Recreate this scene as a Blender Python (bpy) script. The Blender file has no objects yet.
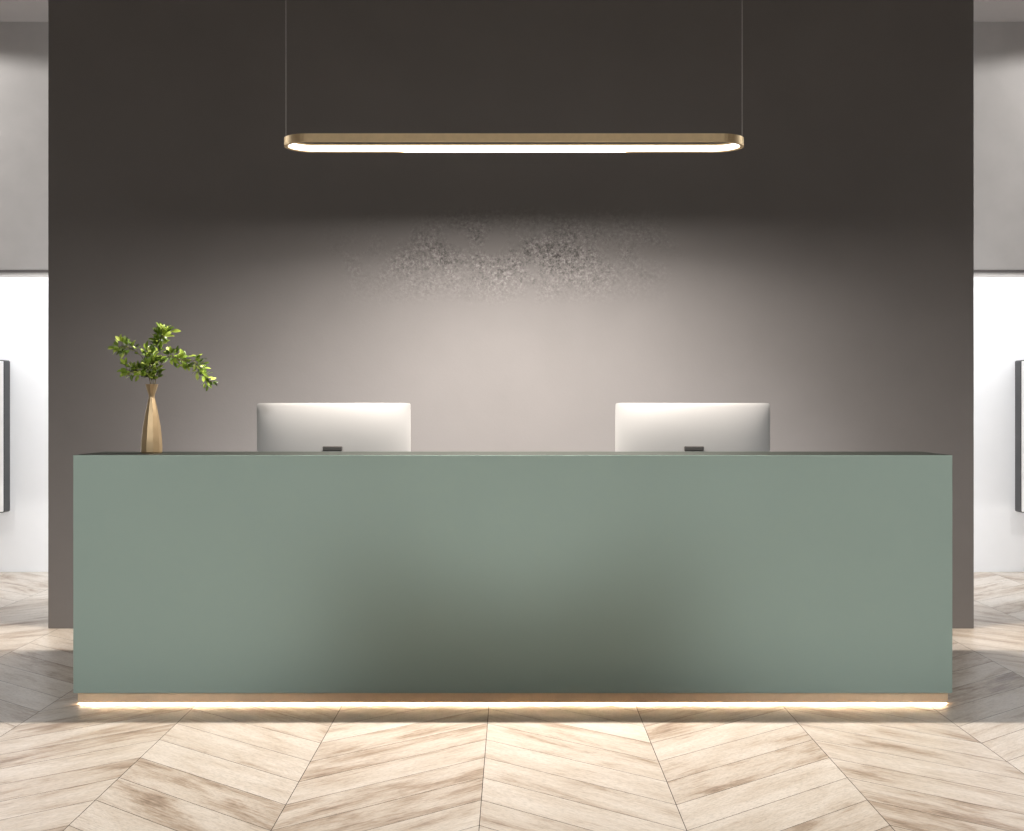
import bpy, bmesh, math, random
from mathutils import Vector, Matrix

scene = bpy.context.scene
col = scene.collection
F = 1250.0            # focal length in pixels
VX, VY = 513.0, 405.0  # principal axis in the photo
H = 1.2               # eye height


def at(px, py, d):
    """photo pixel at distance d -> point in the room"""
    return Vector(((px - VX) * d / F, d, H - (py - VY) * d / F))


# ------------------------------------------------------------------ materials
class NT:
    def __init__(self, name):
        self.m = bpy.data.materials.new(name)
        self.m.use_nodes = True
        self.n = self.m.node_tree.nodes
        self.l = self.m.node_tree.links
        self.b = self.n['Principled BSDF']

    def node(self, t, **kw):
        nd = self.n.new(t)
        for k, v in kw.items():
            setattr(nd, k, v)
        return nd

    def link(self, a, b):
        self.l.new(a, b)

    def math(self, op, a, b=None, clamp=False):
        nd = self.node('ShaderNodeMath', operation=op, use_clamp=clamp)
        for i, v in enumerate((a, b)):
            if v is None:
                continue
            if isinstance(v, (int, float)):
                nd.inputs[i].default_value = v
            else:
                self.link(v, nd.inputs[i])
        return nd.outputs[0]

    def noise(self, vec, scale, detail=4, rough=.55, dist=0):
        nd = self.node('ShaderNodeTexNoise')
        self.link(vec, nd.inputs['Vector'])
        nd.inputs['Scale'].default_value = scale
        nd.inputs['Detail'].default_value = detail
        nd.inputs['Roughness'].default_value = rough
        nd.inputs['Distortion'].default_value = dist
        return nd.outputs['Fac']

    def mapping(self, vec, scale=(1, 1, 1), loc=(0, 0, 0)):
        nd = self.node('ShaderNodeMapping')
        self.link(vec, nd.inputs['Vector'])
        nd.inputs['Scale'].default_value = scale
        nd.inputs['Location'].default_value = loc
        return nd.outputs[0]

    def ramp(self, fac, stops):
        nd = self.node('ShaderNodeValToRGB')
        cr = nd.color_ramp
        while len(cr.elements) < len(stops):
            cr.elements.new(.5)
        for e, (p, c) in zip(cr.elements, stops):
            e.position = p
            e.color = (c[0], c[1], c[2], 1) if not isinstance(c, (int, float)) else (c, c, c, 1)
        self.link(fac, nd.inputs['Fac'])
        return nd.outputs['Color']

    def mix(self, fac, a, b, blend='MIX'):
        nd = self.node('ShaderNodeMix', data_type='RGBA', blend_type=blend)
        for sock, v in ((nd.inputs[0], fac), (nd.inputs[6], a), (nd.inputs[7], b)):
            if isinstance(v, (int, float)):
                sock.default_value = v
            elif isinstance(v, tuple):
                sock.default_value = (v[0], v[1], v[2], 1)
            else:
                self.link(v, sock)
        return nd.outputs[2]

    def bump(self, height, strength, dist=.01):
        nd = self.node('ShaderNodeBump')
        nd.inputs['Distance'].default_value = dist
        if isinstance(strength, (int, float)):
            nd.inputs['Strength'].default_value = strength
        else:
            self.link(strength, nd.inputs['Strength'])
        self.link(height, nd.inputs['Height'])
        self.link(nd.outputs[0], self.b.inputs['Normal'])

    def set(self, **kw):
        for k, v in kw.items():
            k = k.replace('_', ' ')
            s = self.b.inputs[k]
            if isinstance(v, tuple) and len(v) == 3:
                v = (*v, 1)
            s.default_value = v
        return self

    def objco(self):
        return self.node('ShaderNodeTexCoord').outputs['Object']


def simple(name, color, rough=.5, metal=0.0, var=.06, scale=12.0, spec=.5, bump=0):
    t = NT(name)
    co = t.objco()
    n = t.noise(co, scale)
    lo = tuple(c * (1 - var) for c in color)
    hi = tuple(min(1, c * (1 + var)) for c in color)
    t.link(t.ramp(n, [(.3, lo), (.7, hi)]), t.b.inputs['Base Color'])
    t.set(Roughness=rough, Metallic=metal, Specular_IOR_Level=spec)
    if bump:
        t.bump(t.noise(co, scale * 20, 2), bump, .001)
    return t.m


def mat_feature():
    t = NT('dark_plaster')
    co = t.objco()
    big = t.noise(co, .9, 5, .6)
    base = t.ramp(big, [(.3, (.192, .185, .186)), (.7, (.220, .212, .214))])
    # patches of rough, worn plaster: relief, with grazing-light speckle also put into the colour
    sep = t.node('ShaderNodeSeparateXYZ')
    t.link(co, sep.inputs[0])
    zz = t.math('SUBTRACT', sep.outputs['Z'], 2.0)
    band = t.math('SUBTRACT', 1.0, t.math('MULTIPLY', t.math('ABSOLUTE', zz), 3.6), True)
    xx = t.math('SUBTRACT', 1.25, t.math('MULTIPLY', t.math('ABSOLUTE', sep.outputs['X']), 1.15), True)
    patch = t.noise(co, 2.6, 6, .62, .3)
    pm = t.math('MULTIPLY', t.math('MULTIPLY', band, xx), t.ramp(patch, [(.42, 0), (.56, 1)]))
    pm = t.math('MULTIPLY', pm, 1.0, True)
    speck = t.noise(co, 66, 3, .8)
    grain = t.noise(co, 130, 2, .6)
    spc = t.ramp(speck, [(.37, .28), (.46, .86), (.54, 1.08), (.63, 1.9)])
    colr = t.mix(pm, base, t.mix(1.0, base, spc, 'MULTIPLY'))
    t.link(colr, t.b.inputs['Base Color'])
    st = t.math('ADD', .06, t.math('MULTIPLY', pm, .75))
    hgt = t.math('ADD', speck, t.math('MULTIPLY', grain, .12))
    t.bump(hgt, st, .012)
    t.set(Roughness=.75, Specular_IOR_Level=.25)
    return t.m


def mat_wood():
    t = NT('bleached_oak_planks')
    uvn = t.node('ShaderNodeUVMap', uv_map='UVMap')
    uv = uvn.outputs[0]
    rnd = t.node('ShaderNodeAttribute', attribute_name='plank_tone')
    tone = rnd.outputs['Fac']
    cmb = t.node('ShaderNodeCombineXYZ')
    t.link(t.math('MULTIPLY', tone, 37.0), cmb.inputs[0])
    t.link(t.math('MULTIPLY', tone, 91.0), cmb.inputs[1])
    t.link(t.math('MULTIPLY', tone, 17.0), cmb.inputs[2])
    add = t.node('ShaderNodeVectorMath', operation='ADD')
    t.link(uv, add.inputs[0])
    t.link(cmb.outputs[0], add.inputs[1])
    v = add.outputs[0]
    # broad cloudy stains stretched along the plank
    cloud = t.noise(t.mapping(v, (1.8, 6.0, 1)), 1.5, 5, .6, .4)
    grain = t.noise(t.mapping(v, (5.0, 60.0, 1)), 2.0, 6, .65, .3)
    fleck = t.noise(t.mapping(v, (30, 120, 1)), 1.6, 3, .7)
    f = t.math('ADD', t.math('MULTIPLY', cloud, .70), t.math('MULTIPLY', grain, .30))
    f = t.math('ADD', f, t.math('MULTIPLY', t.math('SUBTRACT', tone, .5), .13))
    c = t.ramp(f, [(.29, (.14, .09, .06)), (.39, (.33, .258, .198)), (.48, (.46, .402, .342)),
                   (.62, (.535, .487, .435))])
    fl = t.ramp(fleck, [(.36, .80), (.5, 1.0), (.66, 1.06)])
    c = t.mix(1.0, c, fl, 'MULTIPLY')
    t.link(c, t.b.inputs['Base Color'])
    r = t.ramp(grain, [(.3, .44), (.7, .30)])
    t.link(r, t.b.inputs['Roughness'])
    t.set(Specular_IOR_Level=.45)
    t.bump(grain, .12, .002)
    return t.m


def mat_emit(name, color, strength):
    t = NT(name)
    t.set(Base_Color=(.9, .9, .88), Emission_Color=color, Emission_Strength=strength, Roughness=.5)
    return t.m


def mat_leaf():
    t = NT('leaf_green')
    g = t.node('ShaderNodeNewGeometry')
    c = t.ramp(g.outputs['Random Per Island'],
               [(0, (.04, .085, .010)), (.4, (.12, .20, .018)), (.75, (.27, .38, .04)), (1, (.50, .58, .14))])
    t.link(c, t.b.inputs['Base Color'])
    t.set(Roughness=.38, Specular_IOR_Level=.5)
    return t.m


M = {}
M['feature'] = mat_feature()
M['wood'] = mat_wood()
M['joint'] = simple('dark_plank_joint', (.035, .026, .02), .9)
M['ceiling'] = simple('ceiling_plaster', (.37, .35, .345), .9, var=.04, scale=3)
M['header'] = simple('grey_plaster', (.455, .438, .428), .85, var=.05, scale=4, bump=.15)
M['white'] = simple('white_plaster', (.84, .85, .865), .85, var=.015, scale=3)
M['trimdark'] = simple('dark_metal_trim', (.13, .12, .12), .5)
M['trimlight'] = simple('pale_bead', (.62, .60, .59), .5)
M['sage'] = simple('sage_green_lacquer', (.276, .356, .325), .85, var=.01, scale=2, spec=.06)
M['top'] = simple('dark_green_counter', (.022, .026, .022), .55, var=.03, scale=5, spec=.13)
M['bronze'] = simple('brushed_bronze', (.56, .44, .31), .42, .6, .05, 30)
M['gold'] = simple('satin_gold', (.37, .275, .16), .36, .72, .04, 30)
M['brass'] = simple('brushed_brass', (.80, .63, .38), .42, .75, .04, 40)
M['alu'] = simple('anodised_aluminium', (.295, .292, .290), .5, .0, .01, 20)
M['screen'] = simple('black_glass', (.01, .01, .012), .1)
M['hinge'] = simple('dark_hinge', (.03, .028, .026), .5)
M['wire'] = simple('steel_wire', (.6, .6, .6), .4, .2)
M['led'] = mat_emit('lamp_diffuser', (1.0, .93, .84), 3.0)
M['strip'] = mat_emit('plinth_light', (1.0, .68, .41), 260)
M['frame'] = simple('dark_grey_frame', (.040, .040, .042), .5)
M['panelwhite'] = simple('white_panel', (.86, .855, .86), .8, var=.01)
M['leaf'] = mat_leaf()
M['stem'] = simple('green_brown_stem', (.10, .085, .03), .7)


# ------------------------------------------------------------------ mesh helpers
def link(name, bm, mats, parent=None, smooth=False):
    bmesh.ops.recalc_face_normals(bm, faces=bm.faces[:])
    me = bpy.data.meshes.new(name)
    bm.to_mesh(me)
    bm.free()
    if not isinstance(mats, (list, tuple)):
        mats = [mats]
    for m in mats:
        me.materials.append(m)
    if smooth:
        for p in me.polygons:
            p.use_smooth = True
    o = bpy.data.objects.new(name, me)
    col.objects.link(o)
    if parent is not None:
        o.parent = parent
    return o


def box(bm, x0, x1, y0, y1, z0, z1, bev=0.0, seg=2):
    vs = [bm.verts.new((x, y, z)) for z in (z0, z1) for y in (y0, y1) for x in (x0, x1)]
    fs = [(0, 2, 3, 1), (4, 5, 7, 6), (0, 1, 5, 4), (2, 6, 7, 3), (0, 4, 6, 2), (1, 3, 7, 5)]
    faces = [bm.faces.new([vs[i] for i in f]) for f in fs]
    if bev:
        es = set(e for f in faces for e in f.edges)
        bmesh.ops.bevel(bm, geom=list(es), offset=bev, segments=seg, affect='EDGES', profile=.5)
    return bm


def boxobj(name, dims, mat, parent=None, bev=0.0):
    bm = bmesh.new()
    box(bm, *dims, bev=bev)
    return link(name, bm, mat, parent)


def prism_x(bm, pts, x0, x1):
    """outline in (y,z) extruded along x"""
    a = [bm.verts.new((x0, y, z)) for y, z in pts]
    b = [bm.verts.new((x1, y, z)) for y, z in pts]
    n = len(pts)
    bm.faces.new(a)
    bm.faces.new(b[::-1])
    for i in range(n):
        bm.faces.new((a[i], a[(i + 1) % n], b[(i + 1) % n], b[i]))


def tube(bm, pts, radii, n=8):
    rings = []
    for i, p in enumerate(pts):
        p = Vector(p)
        d = (Vector(pts[min(i + 1, len(pts) - 1)]) - Vector(pts[max(i - 1, 0)])).normalized()
        u = d.cross(Vector((0, 1, 0)))
        if u.length < 1e-3:
            u = d.cross(Vector((1, 0, 0)))
        u.normalize()
        w = d.cross(u)
        r = radii[i] if isinstance(radii, (list, tuple)) else radii
        rings.append([bm.verts.new(p + (u * math.cos(2 * math.pi * k / n) + w * math.sin(2 * math.pi * k / n)) * r)
                      for k in range(n)])
    for a, b in zip(rings, rings[1:]):
        for k in range(n):
            bm.faces.new((a[k], a[(k + 1) % n], b[(k + 1) % n], b[k]))
    bm.faces.new(rings[0][::-1])
    bm.faces.new(rings[-1])


def empty(name, loc, label, cat, group=None):
    o = bpy.data.objects.new(name, None)
    o.empty_display_size = .1
    col.objects.link(o)
    o.location = loc
    o['label'] = label
    o['category'] = cat
    if group:
        o['group'] = group
    return o


def tag(o, label, cat, group=None):
    o['label'] = label
    o['category'] = cat
    if group:
        o['group'] = group
    return o


def struct(o):
    o['kind'] = 'structure'
    return o


# ------------------------------------------------------------------ the room
WALL_Y = 6.706
HEAD_Y = 8.0
BACK_Y = 8.98
CEIL = H + 383 * HEAD_Y / F
RX = 6.5
FRONT = -4.5


def build_floor():
    """chevron planks, each a real slab face with a dark joint round it"""
    bm = bmesh.new()
    uvl = bm.loops.layers.uv.new('UVMap')
    tone = bm.faces.layers.float.new('plank_tone')
    rng = random.Random(11)
    W, S = .5855, .228           # column width, plank pitch along the seam
    x00 = -.096                 # a seam
    slope = .50                 # rise of a plank across its column
    y00 = 3.565                 # plank joint on that seam
    g = .0011
    y0, y1 = FRONT, BACK_Y
    cosA = W / math.hypot(W, slope)
    # base
    vs = [bm.verts.new(p) for p in ((-RX, y0, 0), (RX, y0, 0), (RX, y1, 0), (-RX, y1, 0))]
    f = bm.faces.new(vs)
    f.material_index = 1
    k0, k1 = math.floor((-RX - x00) / W), math.ceil((RX - x00) / W)
    zt = .0012
    for k in range(k0, k1):
        xa, xb = x00 + k * W, x00 + (k + 1) * W
        up = (k % 2 != 0)           # True: rises (goes away) to the right
        # apex seam carries the phase y00; other seam = y00 - slope
        for j in range(int((y0 - y00) / S) - 4, int((y1 - y00) / S) + 6):
            ya = y00 + j * S - (slope if up else 0)
            yb = y00 + j * S - (0 if up else slope)
            gx = g
            gy = g / cosA
            q = [(xa + gx, ya + gy), (xb - gx, yb + gy), (xb - gx, yb + S - gy), (xa + gx, ya + S - gy)]
            if max(p[1] for p in q) < y0 or min(p[1] for p in q) > y1:
                continue
            # clip to the room
            uv0 = {}
            poly = [(p, u) for p, u in zip(q, ((0, 0), (W / cosA, 0), (W / cosA, S * cosA), (0, S * cosA)))]

            def clip(poly, axis, lim, keep_less):
                out = []
                for i in range(len(poly)):
                    (p, a), (r, b) = poly[i], poly[(i + 1) % len(poly)]
                    ip = (p[axis] <= lim) if keep_less else (p[axis] >= lim)
                    ir = (r[axis] <= lim) if keep_less else (r[axis] >= lim)
                    if ip:
                        out.append((p, a))
                    if ip != ir:
                        s = (lim - p[axis]) / (r[axis] - p[axis])
                        out.append((tuple(p[m] + s * (r[m] - p[m]) for m in (0, 1)),
                                    tuple(a[m] + s * (b[m] - a[m]) for m in (0, 1))))
                return out
            for ax, lim, less in ((0, -RX, False), (0, RX, True), (1, y0, False), (1, y1, True)):
                poly = clip(poly, ax, lim, less)
                if len(poly) < 3:
                    break
            if len(poly) < 3:
                continue
            try:
                f = bm.faces.new([bm.verts.new((p[0], p[1], zt)) for p, _ in poly])
            except ValueError:
                continue
            f[tone] = rng.random()
            for lp, (_, u) in zip(f.loops, poly):
                lp[uvl].uv = u
    me = bpy.data.meshes.new('floor')
    bm.to_mesh(me)
    bm.free()
    me.materials.append(M['wood'])
    me.materials.append(M['joint'])
    o = bpy.data.objects.new('floor', me)
    col.objects.link(o)
    return struct(o)


build_floor()
struct(boxobj('ceiling', (-RX, RX, FRONT, BACK_Y + .15, CEIL, CEIL + .15), M['ceiling']))
struct(boxobj('wall_left', (-RX - .15, -RX, FRONT, BACK_Y + .15, 0, CEIL), M['header']))
struct(boxobj('wall_right', (RX, RX + .15, FRONT, BACK_Y + .15, 0, CEIL), M['header']))
struct(boxobj('wall_back', (-RX, RX, BACK_Y, BACK_Y + .15, 0, CEIL), M['white']))
xl = (48 - VX) * WALL_Y / F
xr = (974 - VX) * WALL_Y / F
struct(boxobj('wall_middle', (xl, xr, WALL_Y, WALL_Y + .2, 0, CEIL), M['feature'], bev=.004))
zb = H + 135.0 * HEAD_Y / F
struct(boxobj('wall_header', (-RX, RX, HEAD_Y, HEAD_Y + .2, zb, CEIL), M['header']))
struct(boxobj('trim_1', (-RX, RX, HEAD_Y - .004, HEAD_Y + .2, zb - .016, zb), M['trimdark']))
struct(boxobj('trim_2', (-RX, RX, HEAD_Y + .01, HEAD_Y + .19, zb - .028, zb - .016), M['trimlight']))


# ------------------------------------------------------------------ reception desk
def build_desk():
    D = 5.0
    x0, x1 = (73.2 - VX) * D / F, (952.4 - VX) * D / F
    r = empty('reception_desk', ((x0 + x1) / 2, D + .4, 0),
              'long sage green reception desk with glowing bronze plinth on the wood floor', 'desk')
    r_inv = Matrix.Translation(-r.location)

    def part(name, bm, m, parent=r):
        bm.transform(r_inv)
        return link(name, bm, m, parent)
    zt = 1.0
    zb = H - 288.2 * D / F
    b = bmesh.new()
    box(b, x0, x1, D, D + .04, zb, zt - .001, bev=.001)
    part('front_panel', b, M['sage'])
    b = bmesh.new()
    box(b, x0 + .001, x1 - .001, D + .0015, 5.37, zt - .03, zt, bev=.0015)
    # the slab sits in a rebate behind the panel's upper edge
    part('counter_top', b, M['top'])['label'] = 'dark green counter top'
    for (a, c) in ((x0, x0 + .04), (x1 - .04, x1)):
        b = bmesh.new()
        prism_x(b, [(D + .0405, zb), (5.88, zb), (5.88, .735), (5.37, .735), (5.37, zt - .0305), (D + .0405, zt - .0305)], a, c)
        part('side_panel', b, M['sage'])
    b = bmesh.new()
    box(b, x0 + .041, x1 - .041, D + .041, 5.88, .695, .72, bev=.002)
    part('worktop', b, M['top'])
    b = bmesh.new()
    box(b, x0 + .041, x1 - .041, 5.35, 5.3695, .721, zt - .031)
    part('counter_back', b, M['sage'])
    b = bmesh.new()
    box(b, x0 + .013, x1 - .013, D + .013, 5.86, .0046, zb - .0005, bev=.0012)
    part('plinth', b, M['bronze'])['label'] = 'bronze recessed plinth'
    b = bmesh.new()
    box(b, x0 + .020, x1 - .020, D + .016, D + .034, .0018, .0045)
    part('light_strip', b, M['strip'])['label'] = 'warm glowing light strip'
    b = bmesh.new()
    box(b, x0 + .06, x1 - .06, D + .06, 5.82, .0013, .0045)
    part('base', b, M['hinge'])


build_desk()


# ------------------------------------------------------------------ pendant lamp
def stadium(a, r, n=24):
    pts = []
    for i in range(n + 1):
        t = -math.pi / 2 + math.pi * i / n
        pts.append((a + r * math.cos(t), r * math.sin(t)))
    for i in range(n + 1):
        t = math.pi / 2 + math.pi * i / n
        pts.append((-a + r * math.cos(t), r * math.sin(t)))
    return pts


def ring(bm, a, r_out, r_in, z0, z1):
    o, i = stadium(a, r_out), stadium(a, r_in)
    n = len(o)
    V = [[bm.verts.new((x, y, z)) for x, y in s] for s, z in ((o, z0), (o, z1), (i, z1), (i, z0))]
    for q in range(4):
        A, B = V[q], V[(q + 1) % 4]
        for k in range(n):
            bm.faces.new((A[k], A[(k + 1) % n], B[(k + 1) % n], B[k]))


def build_lamp():
    yc, R = 5.305, .115
    z0, z1 = 2.294, 2.328
    hx = .5 * (743.5 - 284.5) * yc / F
    cx = (514 - VX) * yc / F
    a = hx - R
    r = empty('pendant_lamp', (cx, yc, z0),
              'slim brass pill-shaped ring pendant lamp with glowing inner edge above the desk', 'lamp')
    h = z1 - z0
    b = bmesh.new()
    ring(b, a, R, R - .016, 0, h)
    o = link('frame', b, M['brass'], r)
    b = bmesh.new()
    ring(b, a, R - .0162, R - .020, .003, h - .007)
    link('diffuser', b, M['led'], r)['label'] = 'glowing white diffuser strip'
    for s in (-1, 1):
        b = bmesh.new()
        x = s * (hx - .006)
        tube(b, [(x, 0, h - .001), (x, 0, CEIL - z0 - .02)], .0011, 8)
        link('cable', b, M['wire'], r)
        b = bmesh.new()
        tube(b, [(x, 0, CEIL - z0 - .025), (x, 0, CEIL - z0 - .001)], .03, 24)
        link('ceiling_cup', b, M['brass'], r)


build_lamp()


# ------------------------------------------------------------------ computers
def build_computer(px0, px1, label):
    d = 5.50
    de = d + .055
    x0, x1 = (px0 - VX) * de / F, (px1 - VX) * de / F
    ztop = H + 2.0 * de / F
    w, hgt = x1 - x0, .405
    cx = (x0 + x1) / 2
    zw = .7205
    r = empty('desktop_computer', (cx, d + .06, zw), label, 'computer', 'silver desktop computers on the desk')
    # housing: convex back facing the camera (-y), flat front (+y)
    N, K = 40, 28
    zc = ztop - hgt / 2 - zw
    b = bmesh.new()

    def outline(u, v):
        # rounded-corner rectangle mapping
        x, z = u * w / 2, v * hgt / 2
        rc = .012
        ax, az = abs(x), abs(z)
        ex, ez = w / 2 - rc, hgt / 2 - rc
        if ax > ex and az > ez:
            dx, dz = ax - ex, az - ez
            L = math.hypot(dx, dz)
            m = max(dx, dz)
            if L > 0:
                ax, az = ex + dx / L * m, ez + dz / L * m
        return math.copysign(ax, x), math.copysign(az, z)

    def sp(i, n):
        t = 2 * i / n - 1
        return math.copysign(1 - (1 - abs(t)) ** 1.6, t)
    back, front = [], []
    for j in range(K + 1):
        rb, rf = [], []
        for i in range(N + 1):
            u, v = sp(i, N), sp(j, K)
            x, z = outline(u, v)
            bul = (1 - abs(u) ** 4) ** .7 * (1 - abs(v) ** 2.6) ** .8
            rb.append(b.verts.new((x, -.007 - .027 * bul, zc + z)))
            rf.append(b.verts.new((x, .004, zc + z)))
        back.append(rb)
        front.append(rf)
    for j in range(K):
        for i in range(N):
            b.faces.new((back[j][i], back[j][i + 1], back[j + 1][i + 1], back[j + 1][i]))
            b.faces.new((front[j][i], front[j + 1][i], front[j + 1][i + 1], front[j][i + 1]))
    edge = [(0, i) for i in range(N)] + [(j, N) for j in range(K)] + [(K, N - i) for i in range(N)] + [(K - j, 0) for j in range(K)]
    for q in range(len(edge)):
        (j0, i0), (j1, i1) = edge[q], edge[(q + 1) % len(edge)]
        b.faces.new((back[j0][i0], back[j1][i1], front[j1][i1], front[j0][i0]))
    o = link('housing', b, M['alu'], r, True)
    o.data.set_sharp_from_angle(angle=math.radians(40))
    b = bmesh.new()
    box(b, -w / 2 + .012, w / 2 - .012, .0042, .0058, zc - hgt / 2 + .075, zc + hgt / 2 - .012)
    link('screen', b, M['screen'], r)
    # stand: flat neck bent behind the screen, foot plate under it
    b = bmesh.new()
    prism_x(b, [(-.040, zc + .004), (-.030, zc + .008), (-.030, zc - .02), (-.098, .012), (-.06, .0085), (-.06, .001),
                (-.11, .001), (-.118, .006), (-.114, .016)], -.04, .04)
    link('stand_neck', b, M['alu'], r)
    b = bmesh.new()
    box(b, -.043, .043, -.050, -.036, zc - .01, zc + .012, bev=.004)
    link('hinge', b, M['hinge'], r)['label'] = 'dark hinge'
    b = bmesh.new()
    box(b, -.10, .10, -.06, .12, .0, .008, bev=.003)
    link('stand_foot', b, M['alu'], r)


build_computer(257, 410.5, 'silver desktop computer seen from behind, on the vase side of the desk')
build_computer(615.5, 770, 'silver desktop computer seen from behind, on the desk end without a vase')


# ------------------------------------------------------------------ vase and branches
VD = 5.18


def build_vase():
    base = at(151.5, 453, VD)
    base.z = 1.0
    key = [(453, 9.9), (451.5, 10.6), (446, 10.55), (440, 10.3), (426, 8.7), (412, 6.3), (402, 4.1), (397, 2.9),
           (394.5, 3.1), (390, 4.7), (384, 6.4)]
    prof = []
    for (a, wa), (c, wc) in zip(key, key[1:]):
        for q in range(3):
            prof.append((a + (c - a) * q / 3, wa + (wc - wa) * q / 3))
    prof.append(key[-1])
    n = 10
    b = bmesh.new()
    rings = []
    for py, hw in prof:
        z = (453 - py) * VD / F + .0005
        rr = hw * VD / F
        tw = 0.12 if py > 396 else .30
        rings.append([b.verts.new((rr * math.cos(2 * math.pi * (k) / n + tw), rr * math.sin(2 * math.pi * (k) / n + tw), z))
                      for k in range(n)])
    inner = []
    for py, hw in ((384, 5.7), (391, 3.6), (397, 2.0), (404, 2.6), (440, 8.5)):
        z = (453 - py) * VD / F
        rr = hw * VD / F
        inner.append([b.verts.new((rr * math.cos(2 * math.pi * k / n + .3), rr * math.sin(2 * math.pi * k / n + .3), z)) for k in range(n)])
    allr = rings + inner
    for A, B in zip(allr, allr[1:]):
        for k in range(n):
            b.faces.new((A[k], A[(k + 1) % n], B[(k + 1) % n], B[k]))
    b.faces.new(rings[0][::-1])
    b.faces.new(inner[-1])
    # lean slightly like in the photo: mouth sits right of the base
    for v in b.verts:
        v.co.x += v.co.z * .004
    o = link('vase', b, M['gold'], None, True)
    o.data.set_sharp_from_angle(angle=math.radians(24))
    o.location = base
    tag(o, 'slender faceted gold vase standing on the desk counter', 'vase')
    return base


vbase = build_vase()


def bez(pts, n):
    """Catmull-Rom through pts"""
    P = [pts[0]] + list(pts) + [pts[-1]]
    out = []
    m = len(pts) - 1
    for i in range(n + 1):
        s = i / n * m
        k = min(int(s), m - 1)
        t = s - k
        p0, p1, p2, p3 = P[k], P[k + 1], P[k + 2], P[k + 3]
        out.append(.5 * ((2 * p1) + (p2 - p0) * t + (2 * p0 - 5 * p1 + 4 * p2 - p3) * t * t + (3 * p1 - p0 - 3 * p2 + p3) * t ** 3))
    return out


def leaf(bm, base, direc, normal, L, W):
    d = direc.normalized()
    s = d.cross(normal)
    if s.length < 1e-3:
        s = d.cross(Vector((0.3, 1, .2)))
    s.normalize()
    nn = s.cross(d).normalized()
    prof = [(0, .0, 0), (.12, .10, .0), (.35, .46, .02), (.58, .5, .02), (.82, .30, -.02), (1, .0, -.08)]
    mid = [bm.verts.new(base + d * (t * L) + nn * (c * L)) for t, _, c in prof]
    lf = [bm.verts.new(base + d * (t * L) + s * (w * W) + nn * ((c + .10 * w) * L)) for t, w, c in prof[1:-1]]
    rt = [bm.verts.new(base + d * (t * L) - s * (w * W) + nn * ((c + .10 * w) * L)) for t, w, c in prof[1:-1]]
    for side, flip in ((lf, False), (rt, True)):
        bm.faces.new((mid[0], mid[1], side[0]) if not flip else (mid[0], side[0], mid[1]))
        for i in range(3):
            q = (mid[i + 1], mid[i + 2], side[i + 1], side[i])
            bm.faces.new(q if not flip else q[::-1])
        bm.faces.new((side[3], mid[4], mid[5]) if not flip else (side[3], mid[5], mid[4]))


PLANT = empty('leafy_plant', (vbase.x + .004, VD, 1.0 + 66 * VD / F),
              'sprig of small green leaves spreading out of the gold vase', 'plant')


def build_branch(path, label, seed, clusters, bush=1.0, nside=(2, 3), slot=(0, 0)):
    """path: (px, py, depth offset); clusters: (t0, t1, count, length px)"""
    rng = random.Random(seed)
    mouth = Vector((vbase.x + .004, VD, 1.0 + 66 * VD / F))
    pts = [Vector((vbase.x + slot[0] * .4, VD + slot[1] * .4, 1.0 + 30 * VD / F)),
           Vector((vbase.x + .0012 + slot[0], VD + slot[1], 1.0 + 57 * VD / F)),
           mouth + Vector((slot[0] * 1.9, slot[1] * 1.9, 0))]
    for px, py, dd in path:
        d = VD + dd
        pts.append(at(px, py, d))
    inv = Matrix.Translation(-PLANT.location)
    cur = bez(pts, 48)
    bs = bmesh.new()
    tube(bs, cur, [.0020 - .0012 * i / 48 for i in range(49)], 6)
    bl = bmesh.new()
    nP = len(pts) - 1
    for (t0, t1, cnt, Lpx) in clusters:
        for i in range(cnt):
            t = t0 + (t1 - t0) * (i + rng.random() * .8) / cnt
            k = min(int(t * 48), 47)
            p = cur[k].lerp(cur[k + 1], t * 48 - k)
            tan = (cur[min(k + 2, 48)] - cur[max(k - 1, 0)]).normalized()
            # twiglet
            ang = rng.uniform(0, 2 * math.pi)
            side = tan.cross(Vector((math.cos(ang), math.sin(ang), .3 * math.sin(ang * 2)))).normalized()
            tw = rng.uniform(.004, .022) * bush
            q = p + (side * .9 + tan * .4).normalized() * tw
            tube(bs, [p, q], [.0009, .0006], 5)
            for m in range(rng.randint(*nside)):
                v = Vector((rng.gauss(0, 1), rng.gauss(0, 1), rng.gauss(0, 1))).normalized()
                dr = (tan * .55 + side * .5 + v * .75 + Vector((0, 0, .12))).normalized()
                nrm = Vector((rng.gauss(0, .5), -.45 + rng.gauss(0, .4), .75 + rng.gauss(0, .3)))
                L = Lpx * VD / F * rng.uniform(.7, 1.2)
                leaf(bl, q + v * .002, dr, nrm, L, L * rng.uniform(.36, .48))
    for b in (bs, bl):
        b.transform(inv)
    o = link('branch', bs, M['stem'], PLANT, True)
    link('foliage', bl, M['leaf'], o, True)


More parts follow.
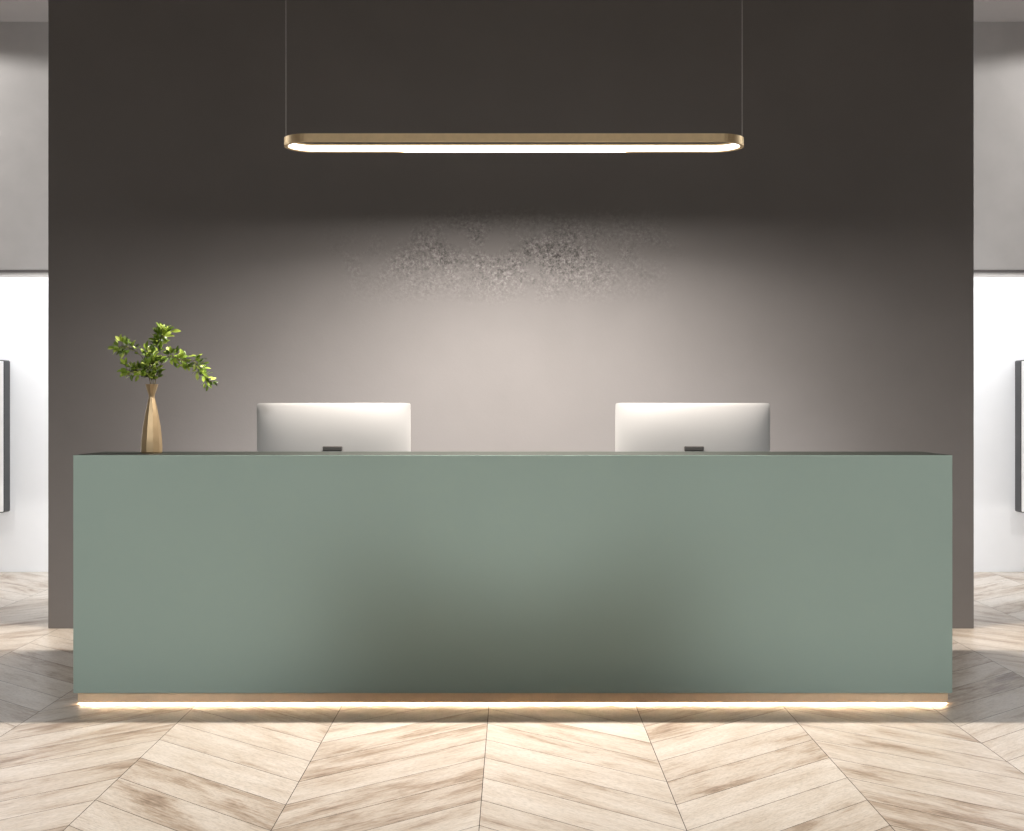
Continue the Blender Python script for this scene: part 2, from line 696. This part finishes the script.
build_branch([(148, 370, -.01), (142, 357, -.03), (135, 351, -.045), (126, 347, -.05), (117, 346, -.05)],
             'leafy green branch reaching farthest left and high from the vase', 3,
             [(.62, .76, 4, 5.5), (.76, 1.0, 24, 7.5)], .9, slot=(-.004, 0))
build_branch([(148, 376, -.03), (140, 372, -.05), (132, 371, -.06), (125, 369, -.06)],
             'short drooping leafy green branch at lower left, just above the vase rim', 8,
             [(.40, .5, 2, 9), (.6, 1.0, 24, 7.5)], .9, slot=(-.002, -.004))
build_branch([(155, 366, 0.0), (158, 350, 0.01), (161, 339, 0.01), (165, 331, 0.01)],
             'tallest leafy green branch, rising upright from the vase', 21,
             [(.42, .62, 20, 9), (.62, 1.0, 34, 9)], 1.1, slot=(.001, .004))
build_branch([(151, 373, -.03), (148, 365, -.045), (152, 357, -.05)],
             'dense dark bushy branch in the middle, low over the vase mouth', 5,
             [(.50, 1.0, 56, 8.5)], 1.7, slot=(0, -.001))
build_branch([(160, 366, -.01), (170, 356, -.02), (181, 360, -.03), (193, 361, -.03), (201, 369, -.03), (205, 376, -.03), (210, 382, -.03)],
             'long leafy green branch arching out and drooping to the right of the vase', 13,
             [(.42, .62, 28, 8.5), (.66, .80, 18, 7.5), (.84, 1.0, 12, 7)], .9, slot=(.004, -.001))


# ------------------------------------------------------------------ wall panels in the corridor beyond
def build_panel(side, label):
    d0 = BACK_Y
    t = .10
    xin = side * (503.0 if side < 0 else 502.0) * d0 / F
    xout = xin + side * .78
    xa, xb = sorted((xin, xout))
    z1 = H + 44.5 * d0 / F
    z0 = H - 106.5 * d0 / F
    r = empty('wall_panel', ((xa + xb) / 2, d0, z0), label, 'wall panel', 'white framed panels on the back wall')
    inv = Matrix.Translation(-r.location)
    # frame: rounded-corner band round the panel
    R, n = .013, 6

    def rr(x0, x1, za, zb, rad):
        out = []
        for cx, cz, a0 in ((x1 - rad, za + rad, -90), (x1 - rad, zb - rad, 0), (x0 + rad, zb - rad, 90), (x0 + rad, za + rad, 180)):
            for i in range(n + 1):
                a = math.radians(a0 + 90 * i / n)
                out.append((cx + rad * math.cos(a), cz + rad * math.sin(a)))
        return out

    def band(bm, o, i, ya, yb):
        V = [[bm.verts.new((x, y, z)) for x, z in s] for s, y in ((o, ya), (o, yb), (i, yb), (i, ya))]
        m = len(o)
        for q in range(4):
            A, B = V[q], V[(q + 1) % 4]
            for k in range(m):
                bm.faces.new((A[k], A[(k + 1) % m], B[(k + 1) % m], B[k]))
    b = bmesh.new()
    band(b, rr(xa, xb, z0, z1, R), rr(xa + .006, xb - .006, z0 + .006, z1 - .006, R - .006), d0 - t, d0 - .0005)
    b.transform(inv)
    link('frame', b, M['frame'], r)
    b = bmesh.new()
    o = rr(xa + .0065, xb - .0065, z0 + .0065, z1 - .0065, R - .0065)
    A = [b.verts.new((x, d0 - t - .004, z)) for x, z in o]
    B = [b.verts.new((x, d0 - .002, z)) for x, z in o]
    b.faces.new(A)
    b.faces.new(B[::-1])
    for k in range(len(o)):
        b.faces.new((A[k], A[(k + 1) % len(o)], B[(k + 1) % len(o)], B[k]))
    b.transform(inv)
    link('panel', b, M['panelwhite'], r)


build_panel(-1, 'white panel with dark grey edge on the far wall, vase side of the room')
build_panel(1, 'white panel with dark grey edge on the far wall, side away from the vase')


# ------------------------------------------------------------------ light
def area(name, loc, target, sx, sy, power, color=(1, 1, 1), spread=180):
    L = bpy.data.lights.new(name, 'AREA')
    L.shape = 'RECTANGLE'
    L.size, L.size_y = sx, sy
    L.energy = power
    L.color = color
    L.spread = math.radians(spread)
    o = bpy.data.objects.new(name, L)
    col.objects.link(o)
    o.location = loc
    o.rotation_euler = (Vector(target) - Vector(loc)).to_track_quat('-Z', 'Y').to_euler()
    return o


PEND = 150
DESK = 1.34


def spot(name, loc, target, power, angle, blend=.6, color=(1, 1, 1), radius=.05):
    L = bpy.data.lights.new(name, 'SPOT')
    L.energy = power
    L.spot_size = math.radians(angle)
    L.spot_blend = blend
    L.color = color
    L.shadow_soft_size = radius
    o = bpy.data.objects.new(name, L)
    col.objects.link(o)
    o.location = loc
    o.rotation_euler = (Vector(target) - Vector(loc)).to_track_quat('-Z', 'Y').to_euler()
    return o


# the pendant's downward light, along its wall-side bar
area('pendant_light', (.004, 5.372, 2.2968), (.004, 5.372, 0), .95, .046, PEND * .66, (1.0, .915, .83), 177)
area('pendant_light', (.004, 5.372, 2.2962), (.004, 5.372, 0), 1.6, .046, PEND * .46, (1.0, .915, .83), 158)
for s in (-1, 1):
    # corridor ceiling light washing the white wall behind the opening
    area('corridor_light', (s * 4.4, 8.55, CEIL - .3), (s * 4.4, 8.75, 0), 3.6, .3, 100, (.97, .985, 1.0))
    # ceiling washer in front of the grey header
    spot('header_wash', (s * 4.3, 7.0, CEIL - .03), (s * 4.3, 7.0, 0), 108, 169, .12, (1, .98, .95), .03)
    # unseen spots added behind the viewer, shaping light and dark on the desk front
    spot('desk_fill_spot', (s * 4.203, -2.634, 3.401), (s * 1.575, 5, .67), DESK * 1050, 13.98, .77, (1, .985, .955), .22)
    spot('desk_fill_spot', (s * 5.663, -2.439, 3.357), (s * .207, 5, 1.125), DESK * 775, 9.57, .654, (1, .985, .955), .22)
    # unseen spot added to brighten the floor by the middle wall's end
    spot('floor_fill_spot', (s * 2.65, 6.45, CEIL - .03), (s * 2.62, 6.42, 0), 420, 17, 1.0, (1, .89, .75), .04)
    # unseen spots added to lift the floor at both sides of the room
    spot('floor_fill_spot', (s * 1.7, 3.2, CEIL - .03), (s * 1.7, 3.2, 0), 200, 50, 1.0, (1, .94, .87), .06)
# unseen overhead strip added so the brass pendant frame has light to reflect
area('brass_fill', (0, -1.2, CEIL - .02), (0, -1.2, 0), 9.0, .25, 140, (1, .98, .95))
# unseen light added behind the free-standing middle wall to even the white wall
area('white_wall_fill', (0, WALL_Y + .3, 1.05), (0, BACK_Y, 1.05), 4.4, 1.9, 152, (.98, .99, 1.0))

w = bpy.data.worlds.new('ambient_fill')  # world light added as soft ambient fill through the open front
scene.world = w
w.use_nodes = True
bg = w.node_tree.nodes['Background']
bg.inputs[0].default_value = (.96, .98, 1.0, 1)
bg.inputs[1].default_value = 0.13

# ------------------------------------------------------------------ camera and view
cam = bpy.data.cameras.new('camera')
cam.sensor_width = 36
cam.lens = F / 1024 * 36
cam.shift_x = -(VX - 512) / 1024
cam.shift_y = -(415.5 - VY) / 1024
co = bpy.data.objects.new('camera', cam)
col.objects.link(co)
co.location = (0, 0, H)
co.rotation_euler = (math.pi / 2, 0, 0)
scene.camera = co
cam.clip_start = .05

vs = scene.view_settings
vs.view_transform = 'Standard'
vs.look = 'None'
vs.gamma = 1
vs.use_curve_mapping = False
vs.exposure = 0
scene.cycles.use_denoising = True
scene.cycles.max_bounces = 8
scene.cycles.sample_clamp_indirect = 8
